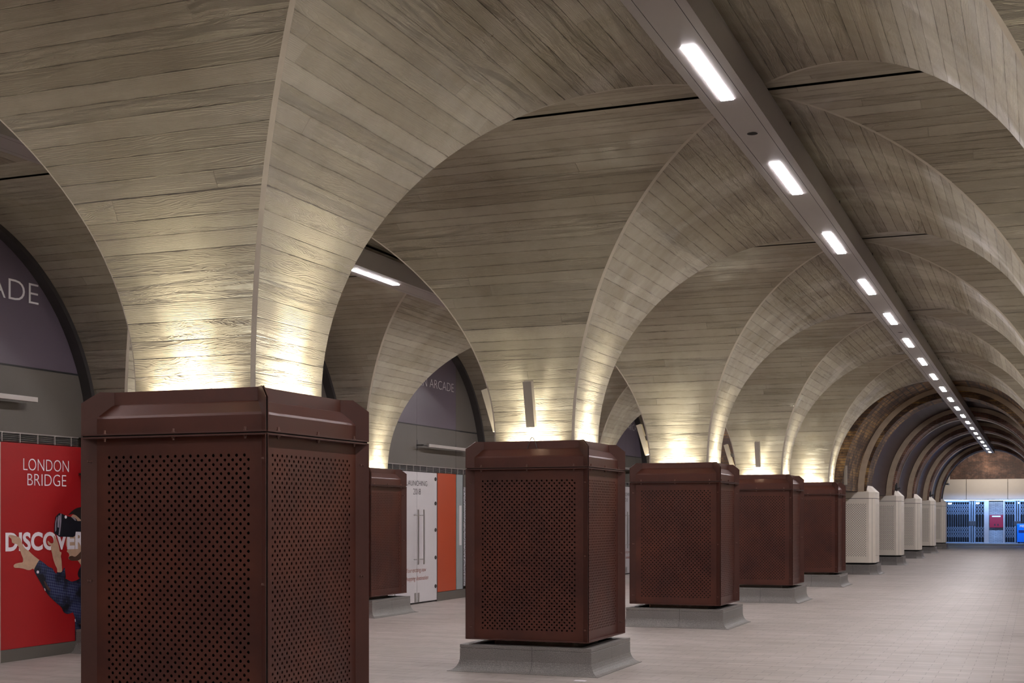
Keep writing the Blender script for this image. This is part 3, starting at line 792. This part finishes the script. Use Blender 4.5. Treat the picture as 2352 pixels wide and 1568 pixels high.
# --- white double doors with lettering, orange panel, glass (bay 3); far copy (bay 5)
def doors(yc, label):
    r = thing('double_door', label, 'door', (XW, yc, 0), 'white double glass doors')
    for k, (a, b_) in enumerate(((-.845, -.006), (.006, .84))):
        m = MB(); m.box(-.03, 0, a, b_, .03, 2.33); leaf = m.build('door_leaf', DOORW, r, bevel=.002)
        m = MB(); yy = -.045 if k == 0 else .235
        yy = .0 if k == 0 else .115
        if k == 0: yy = -.118
        m.tube((.085, yy, .70), (.085, yy, 1.665), .014, 10)
        for z in (.79, 1.565): m.tube((0, yy, z), (.085, yy, z), .010, 8)
        m.build('pull_handle', STEEL, leaf)
        m = MB(); m.box(0, .008, (-.10 if k == 0 else .03), (-.03 if k == 0 else .10), .04, .20); m.build('lock_plate', STEEL, leaf, bevel=.004)
    for z in (.28, .80, 1.30, 1.78, 2.26-.04):
        m = MB(); n = 14
        m.tube((0, .775, z), (.012, .775, z), .034, 14); m.build('hinge_disc', GREYD, r)
    m = MB(); m.box(-.03, .002, .842, .858, 0, 2.33); m.box(-.06, -.031, -.86, .86, 0.0, 2.33); m.build('door_frame', GREYD, r)
    text_fit('lettering', 'LAUNCHING', .85, .088, INKB, r, .003, 0, 2.085, offset=-.008)
    text_fit('lettering', '2018', .30, .105, INKB, r, .003, 0, 1.93, offset=-.008)
    text_fit('lettering', 'Your exciting new', .80, .075, INKR, r, .003, -.02, .565, shear=.3)
    text_fit('lettering', 'shopping destination', .94, .075, INKR, r, .003, 0, .42, shear=.3)
    return r
doors(21.235, 'white double doors lettered LAUNCHING 2018 with long steel pull handles')
doors(34.05, 'farther white double doors seen through the gap right of the second casing')
wall_panel('display_panel', 'plain orange wall panel right of the white double doors', 'panel', 22.11, 22.93, .165, 2.335, ORANGE)
wall_panel('display_panel', 'plain white shopfront panel beyond the farther double doors', 'panel', 34.92, bays[5]+hp, .165, 2.335, DOORW)
wall_panel('display_panel', 'plain white shopfront panel left of the farther double doors', 'panel', bays[5]-hp, 33.18, .165, 2.335, DOORW)
wall_panel('display_panel', 'plain white shopfront panel left of the white double doors', 'panel', bays[3]-hp, 20.36, .165, 2.335, DOORW)
gl = thing('glazed_shopfront', 'narrow pale glazed shopfront strip right of the orange panel', 'shopfront', (XW, 0, 0))
m = MB(); m.box(-.012, 0, 22.96, 23.25, .17, 2.335); m.build('glass_pane', plain('pale_glass_film', (.33, .36, .37), .2, var=.2, scale=.8), gl)
m = MB(); m.box(.0, .012, 23.06, 23.17, 1.0, 1.75); m.build('white_sticker', DOORW, gl)
m = MB(); m.box(-.04, .01, 23.25, 23.268, .17, 2.335); m.build('mullion', GREYD, gl)
def crackle():
    m, nt, b = mat('black_white_stone_pattern')
    tc = nd(nt, 'ShaderNodeTexCoord'); v = nd(nt, 'ShaderNodeTexVoronoi', feature='DISTANCE_TO_EDGE'); lk(nt, tc.outputs['Object'], v.inputs[0]); v.inputs['Scale'].default_value = 26
    c = mix(nt, ramp(nt, v.outputs[0], .02, .12), (.75, .75, .78), (.03, .03, .035)); n = noise(nt, tc.outputs['Object'], 30, 3)
    c = mix(nt, ramp(nt, n, .45, .55), c, (.45, .45, .48)); lk(nt, c, b.inputs['Base Color']); b.inputs['Roughness'].default_value = .5
    return m
m = MB(); m.box(-.03, 0, 23.27, 23.62, .22, 2.10); m.build('patterned_film', crackle(), gl)
m = MB(); m.box(-.03, 0, 23.27, bays[3]+hp, 2.11, 2.335); m.build('upper_pane', WALLC, gl)
m = MB(); m.box(-.03, 0, 23.62, bays[3]+hp, .17, 2.10); m.build('side_pane', DOORW, gl)

# ------------------------------------------------------------------ brick vault beyond
YB0, YB1 = YEND+.02, 77.0
xc = XM
def ell(a, rise, zs, n=40):
    return [(xc-a*math.cos(PI*k/n), zs+rise*math.sin(PI*k/n)) for k in range(n+1)]
def barrel(m, a, rise, zs, y0, y1, zf=0., mi=0):
    P = ell(a, rise, zs)
    if zf < 0: P = [(xc-a, zf)]+P+[(xc+a, zf)]
    elif zf > 0: P = [(xc-3.38, 0), (xc-3.38, zs)]+P+[(xc+3.38, zs), (xc+3.38, 0)]
    for p, q in zip(P, P[1:]): m.quad([(p[0], y0, p[1]), (q[0], y0, q[1]), (q[0], y1, q[1]), (p[0], y1, p[1])], mi)
def ringplate(m, a0, r0, a1, r1, zs, y, zf=0., mi=0):
    P = ell(a0, r0, zs); Q = ell(a1, r1, zs)
    if zf < 0: P = [(xc-a0, 0)]+P+[(xc+a0, 0)]; Q = [(xc-a1, 0)]+Q+[(xc+a1, 0)]
    for p, p2, q, q2 in zip(P, P[1:], Q, Q[1:]): m.quad([(p[0], y, p[1]), (p2[0], y, p2[1]), (q2[0], y, q2[1]), (q[0], y, q[1])], mi)
ribs = [37.0, 44.3, 51.5, 58.8, 66.1]
m = MB(); barrel(m, 2.44, 2.72, 2.2, YB0, ribs[0]-.63, 0)
struct(m.build('ceiling', BRICK_Y, recalc=False))
m = MB(); ringplate(m, 2.44, 2.72, 6., 5., 2.2, YB0, 0); struct(m.build('wall_brick_end', BRICK_Y)).name = 'wall_end'
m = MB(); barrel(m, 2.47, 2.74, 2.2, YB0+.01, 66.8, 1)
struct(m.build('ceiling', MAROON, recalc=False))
m = MB(); barrel(m, 3.15, 3.18, 2.2, 66.8, YB1, 1); ringplate(m, 3.15, 3.18, 2.30, 2.60, 2.2, 66.8); struct(m.build('ceiling', BRICK_Y, recalc=False))
m = MB(); barrel(m, 3.45, 3.6, 2.2, YB0-.005, YB1, -.1); struct(m.build('ceiling', DARK, recalc=False))
lampmetal = GREYD
for k, yr in enumerate(ribs):
    t = thing('arch_rib', f'{["first", "second", "third", "fourth", "fifth", "farthest"][k]} brick arch rib with pale stone edge crossing the far vault', 'arch', (0, yr, 0), 'brick arch ribs of the far vault')
    m = MB(); ringplate(m, 2.46, 2.73, 2.28, 2.605, 2.2, -.62); ringplate(m, 2.46, 2.73, 2.28, 2.605, 2.2, .62)
    barrel(m, 2.28, 2.605, 2.2, -.62, -.60)
    m.build('stone_edge', RIBC, t, recalc=False)
    m = MB(); barrel(m, 2.215, 2.445, 2.2, -.60, .60); ringplate(m, 2.285, 2.61, 2.215, 2.445, 2.2, -.60); ringplate(m, 2.285, 2.61, 2.215, 2.445, 2.2, .60); m.build('brick_soffit', BRICK_E if k else BRICK_Y, t, recalc=False)
    if k in (1, 2, 3, 4):
        m = MB()
        P = ell(2.20, 2.43, 2.2, 60)
        for p, q in zip(P, P[1:]): m.tube((p[0], .40, p[1]), (q[0], .40, q[1]), .018 if k != 3 else .035, 6)
        m.build('conduit', STEEL if k != 3 else ALU, t)

t = thing('end_arch', 'thin pale stone arch on the brick end wall above the fascia', 'arch', (0, 76.7, 0))
m = MB(); ringplate(m, 3.14, 3.17, 3.0, 3.02, 2.2, -.12); barrel(m, 3.0, 3.02, 2.2, -.12, .3); m.build('stone_edge', RIBC, t, recalc=False)

# off-white casings, chamfered corners
def white_casing(hx=.64, hy=.62):
    root = bpy.data.objects.new('column_casing', None); C.objects.link(root)
    ch = .15; zb, zr, zt = .31, 2.02, 2.36
    for nm, w, P in face_maps(hx, hy, 0):
        m = MB()
        Pa = lambda a, z, d, P=P: P(a+ch, z, d)
        perforated(m, Pa, w-2*ch, zb, zr-.006, .07, w-2*ch-.07, .48, 1.88, .0625, .026, ns=4, th=.003)
        m.build('perforated_panel', WHITEM, root, merge=0, recalc=False)
    def oct_(i, z, c=None):
        a, b_ = hx-i, hy-i; c = ch if c is None else c
        return [(-a+c, -b_, z), (a-c, -b_, z), (a, -b_+c, z), (a, b_-c, z), (a-c, b_, z), (-a+c, b_, z), (-a, b_-c, z), (-a, -b_+c, z)]
    # corner panels split by a seam
    for q in (1, 3, 5, 7):
        A, B = oct_(0, zb), oct_(0, zr-.006)
        p, p2 = Vector(A[q]), Vector(A[(q+1) % 8]); r, r2 = Vector(B[q]), Vector(B[(q+1) % 8])
        m = MB(); m.quad([p, p.lerp(p2, .485), r.lerp(r2, .485), r]); m.quad([p.lerp(p2, .515), p2, r2, r.lerp(r2, .515)]); m.build('corner_panel', WHITEM, root, recalc=False)
    m = MB(); rings = [oct_(0, zr+.006), oct_(0, 2.19), oct_(.17, zt, .10)]
    for R1, R2 in zip(rings, rings[1:]):
        for q in range(8): m.quad([R1[q], R1[(q+1) % 8], R2[(q+1) % 8], R2[q]])
    m.build('hood', WHITEM, root, recalc=False)
    m = MB(); R1, R2 = oct_(.03, zb-.03), oct_(.03, zr+.02)
    for q in range(8): m.quad([R1[q], R1[(q+1) % 8], R2[(q+1) % 8], R2[q]])
    m.quad(R2); m.build('shade_core', DARK, root, recalc=False)  # near-black core paints in the shade behind the holes
    return root
wfirst = None
wl_ = ['first and largest off-white', 'second off-white', 'third off-white', 'fourth off-white', 'farthest off-white']
for k, yr in enumerate(ribs):
    for sx in (-1, 1):
        x = xc+sx*2.64; y = yr
        if wfirst is None: wfirst = white_casing(); o = wfirst; o.location = (x, y, 0)
        else: o = copy_tree(wfirst, (x, y, 0))
        side = 'on the left of the far aisle' if sx < 0 else 'on the right side of the far aisle'
        tag(o, f'{wl_[k]} perforated column casing {side}', 'column casing', 'off-white perforated column casings')
        pl = plinth(x, y, .64, .62, f'grey plinth under {wl_[k]} casing {side}', ch=.15)
# slim lamps and dark floodlights above the white casings
lm = thing('slim_lamp', 'slim pale upright lamp in front of the yellow brick beside the fifth brown casing', 'wall lamp', (-4.38, 33.45, 2.32))
m = MB(); m.box(-.035, .035, -.03, .03, 0, .47); m.build('lamp_body', LAMPB, lm, bevel=.003)
m = MB(); m.box(-.08, 0, -.01, .01, .2, .24); m.build('bracket', GREYD, lm)
for k, nm in ((1, 'second'), (3, 'fourth')):
    t = thing('floodlight', f'black floodlight on top of the {nm} off-white casing', 'floodlight', (xc-2.30, ribs[k]-.3, 2.30), 'black floodlights on the off-white casings')
    m = MB(); m.box(-.22, .16, -.12, .12, .06, .26); m.build('lamp_housing', INKB, t, bevel=.01)
    m = MB(); m.tube((-.15, 0, -.1), (-.15, 0, .1), .03); m.tube((.14, 0, -.1), (.14, 0, .3), .02); m.tube((.1, 0, .10), (.26, 0, .14), .03); m.build('bracket', GREYD, t)

# ------------------------------------------------------------------ end wall
m = MB()
P = ell(2.47, 2.74, 2.2, 40); poly = [(p[0], p[1]) for p in P if p[1] > 3.5]
poly = [(xc-3.5, 3.4), (xc-3.5, 5.4), (xc+3.5, 5.4), (xc+3.5, 3.4)]
m.quad([(x, 77.0, z) for x, z in poly]); struct(m.build('wall_far', BRICK_E, recalc=False))
t = thing('fascia', 'cream fascia of large flat panels above the gates at the far end', 'fascia', (0, 76.8, 0))
for a, b_ in ((-5.8, -3.62), (-3.60, -1.50), (-1.48, .9), (.92, 2.)):
    m = MB(); m.box(a, b_, -.06, .1, 2.47, 3.56); m.build('panel', CREAM, t, bevel=.01)
t = thing('bulkhead_box', 'cream boxed bulkhead at the left end of the fascia below the last rib', 'bulkhead', (0, 74.6, 0))
m = MB(); m.box(-5.10, -4.40, 0, 1.1, 3.28, 3.94); m.build('casing', CREAM, t, bevel=.02)
m = MB(); m.box(-5.08, -4.42, .02, 1.08, 3.23, 3.275); m.build('underside', GREYD, t)
t = thing('light_tube', 'bright blue-white light tube under the fascia', 'light', (0, 76.7, 0))
for a, b_ in ((-5.0, -3.4), (-3.38, -1.45), (-1.43, 1.0)):
    m = MB(); m.box(a, b_, .10, .15, 2.39, 2.44); m.build('tube', BLUE_E, t)
# raised threshold
m = MB(); m.box(-5.1, 1.5, 74.9, 77.5, 0, .06); m.box(-5.1, 1.5, 75.3, 77.5, .06, .10)
tag(m.build('threshold', plain('pale_blue_grey_step', (.45, .50, .56), .5)), 'pale two-step threshold in front of the far gates', 'step')
# jambs
for a, b_, lb in ((-5.0, -4.78, 'broad pale steel jamb left of the lattice gates'), (-2.70, -2.45, 'broad pale steel post left of the crimson box'), (-1.72, -1.64, 'slim pale steel post right of the crimson box')):
    m = MB(); m.box(a, b_, 76.75, 76.95, .1, 2.38); tag(m.build('steel_post', ALU, bevel=.01), lb, 'post', 'pale steel posts at the far end')
m = MB(); m.box(-2.45, -1.72, 76.9, 77.1, .1, 2.33); tag(m.build('brick_pier', BRICK_P), 'painted brick pier behind the crimson box', 'pier')
t = thing('wall_box', 'crimson wall box with white label strip on the painted brick pier', 'box', (-2.07, 76.9, 0))
m = MB(); m.box(-.345, .345, -.16, 0, .93, 1.62); m.build('box_body', REDBOX, t, bevel=.01)
m = MB(); m.box(-.22, .22, -.166, -.161, 1.50, 1.575); m.build('label_strip', INKW, t, bevel=.002)
for x in (-.075, .085): m = MB(); m.box(x-.03, x+.03, -.166, -.161, 1.03, 1.13); m.build('slot', INKB, t)
def gate(x0, x1, label, meet=True):
    t = thing('lattice_gate', label, 'gate', (x0, 76.9, 0), 'folding lattice gates')
    w = x1-x0; n = max(3, int(w/.115)); p = w/n
    m = MB()
    for k in range(n+1): m.box(k*p-.006, k*p+.006, -.012, .012, .12, 2.34)
    m.build('upright', BLUEGATE, t)
    for zb_, zt_ in ((.38, .98), (1.62, 2.22)):
        m = MB()
        for k in range(n):
            for q in range(3):
                z0 = zb_+(zt_-zb_)*q/3; z1 = zb_+(zt_-zb_)*(q+1)/3; zm = (z0+z1)/2
                for (xa, za, xb, zb2) in ((k*p, z0, (k+.5)*p, zm), ((k+.5)*p, zm, k*p, z1), ((k+1)*p, z0, (k+.5)*p, zm), ((k+.5)*p, zm, (k+1)*p, z1)):
                    a = Vector((xa, -.02, za)); b_ = Vector((xb, -.02, zb2)); d = (b_-a)/2; nn = Vector((-d.z, 0, d.x)).normalized()*.009
                    m.obox((a+b_)/2, d, nn, (0, .003, 0))
        m.build('lattice_band', BLUEGATE, t)
    m = MB(); m.box(0, w, -.03, .03, .10, .14); m.box(0, w, -.03, .03, 2.32, 2.38); m.build('track', BLUEGATE, t)
    return t
gate(-4.76, -3.48, 'wide folding lattice gate at the left of the far end')
gate(-3.14, -2.70, 'narrow folding lattice gate beside the broad steel post')
gate(-1.62, -1.15, 'folding lattice gate right of the crimson box')
gate(-.85, .9, 'folding lattice gate behind the blue newspaper bin')
for x, lb in ((-3.31, 'blue-grey locking post between the two left lattice gates'), (-1.0, 'blue-grey locking post behind the blue newspaper bin')):
    t = thing('lock_post', lb, 'gate post', (x, 76.88, 0), 'locking posts of the lattice gates')
    m = MB(); m.box(-.15, -.08, -.03, .03, .1, 2.36); m.box(.08, .15, -.03, .03, .1, 2.36); m.box(-.03, .03, -.05, .03, .1, 2.36); m.build('bar', BLUEGATE, t)
    m = MB(); m.box(-.20, .20, -.07, -.03, 1.03, 1.28); m.build('lock_case', GREYD, t, bevel=.01)
# passage beyond the gates
m = MB(); m.box(-5.6, -5.4, 77, 82, 0, 3); m.box(-5.6, 2, 82, 82.2, 0, 3); m.box(1.8, 2, 77, 82, 0, 3); m.box(-5.6, 2, 77.2, 82, 2.6, 2.8)
struct(m.build('wall_passage', plain('dark_blue_grey_wall', (.035, .04, .055), .5))).name = 'wall_back'
for x, z in ((-4.55, 2.25), (-3.08, 2.27), (-.95, 2.27)):
    m = MB(); m.tube((x-.09, 78.2, z), (x+.09, 78.2, z), .035, 10)
    tag(m.build('lamp', BLUE_S), {-4.55: 'small bright lamp behind the left lattice gate', -3.08: 'small bright lamp behind the narrow lattice gate', -.95: 'small bright lamp above the blue newspaper bin'}[x], 'lamp', 'bright lamps behind the gates')
# blue newspaper bin
t = thing('newspaper_bin', 'bright blue newspaper bin lettered METRO at the right edge of the photo', 'newspaper bin', (-.60, 76.40, .04))
m = MB(); m.box(-.42, .42, -.2, .2, .12, 1.10); m.build('bin_body', BLUEBIN, t, bevel=.02)
m = MB(); m.box(-.34, .34, -.206, -.20, .62, .76); m.build('opening', plain('dark_blue_slot', (.01, .04, .16), .5), t)
for x in (-.33, .33): m = MB(); m.tube((x, 0, .06), (x, 0, .12), .05); m.build('foot', INKB, t)
text_mesh('lettering', 'METRO', .17, INKW, t, (0, -.212, .92), (PI/2, 0, 0), offset=.004)
# small dark doorstop by the jamb
m = MB(); m.box(-4.95, -4.72, 74.5, 74.8, .0, .14); m.box(-4.66, -4.55, 74.5, 74.7, 0, .10)
tag(m.build('door_stop', GREYD, bevel=.01), 'low dark metal block on the floor by the left jamb of the gates', 'door stop')
# far-end lights: ledge uplight, two added fills, passage light
spot(-2.6, 76.55, 3.62, 40, 130, (1, .82, .6), .1)
area(xc, 73.3, 4.3, 3.0, .3, 55, (1, .92, .84), 130, (PI*.42, 0, 0), 'end_fill_light')  # added fill to brighten fascia and end wall; no fixture hangs here
area(-2.0, 75.2, 2.42, 5.5, .3, 85, (.20, .44, 1.0), 115, (-PI*.27+PI*.54, 0, 0), 'gate_fill_light')  # added blue fill without a fixture, set forward to light the bin front
area(-2.2, 80, 2.5, 4, 2, 18, (.35, .6, 1.0), 170, (0, 0, 0), 'passage_light')
# scraps on the floor
for k, (x, y) in enumerate(((-4.0, 11.9), (-3.62, 11.55), (-5.4, 20.3))):
    m = MB(); m.box(-.055, .055, -.035, .035, 0, .003); o = m.build('paper_scrap', INKW); o.location = (x, y, .001); o.rotation_euler = (0, 0, .3*k)
    tag(o, ['small white paper scrap on the floor in front of the second plinth', 'small white paper scrap nearer the camera at the photo bottom edge', 'tiny white scrap on the floor near the white doors'][k], 'paper scrap', 'white scraps on the floor')
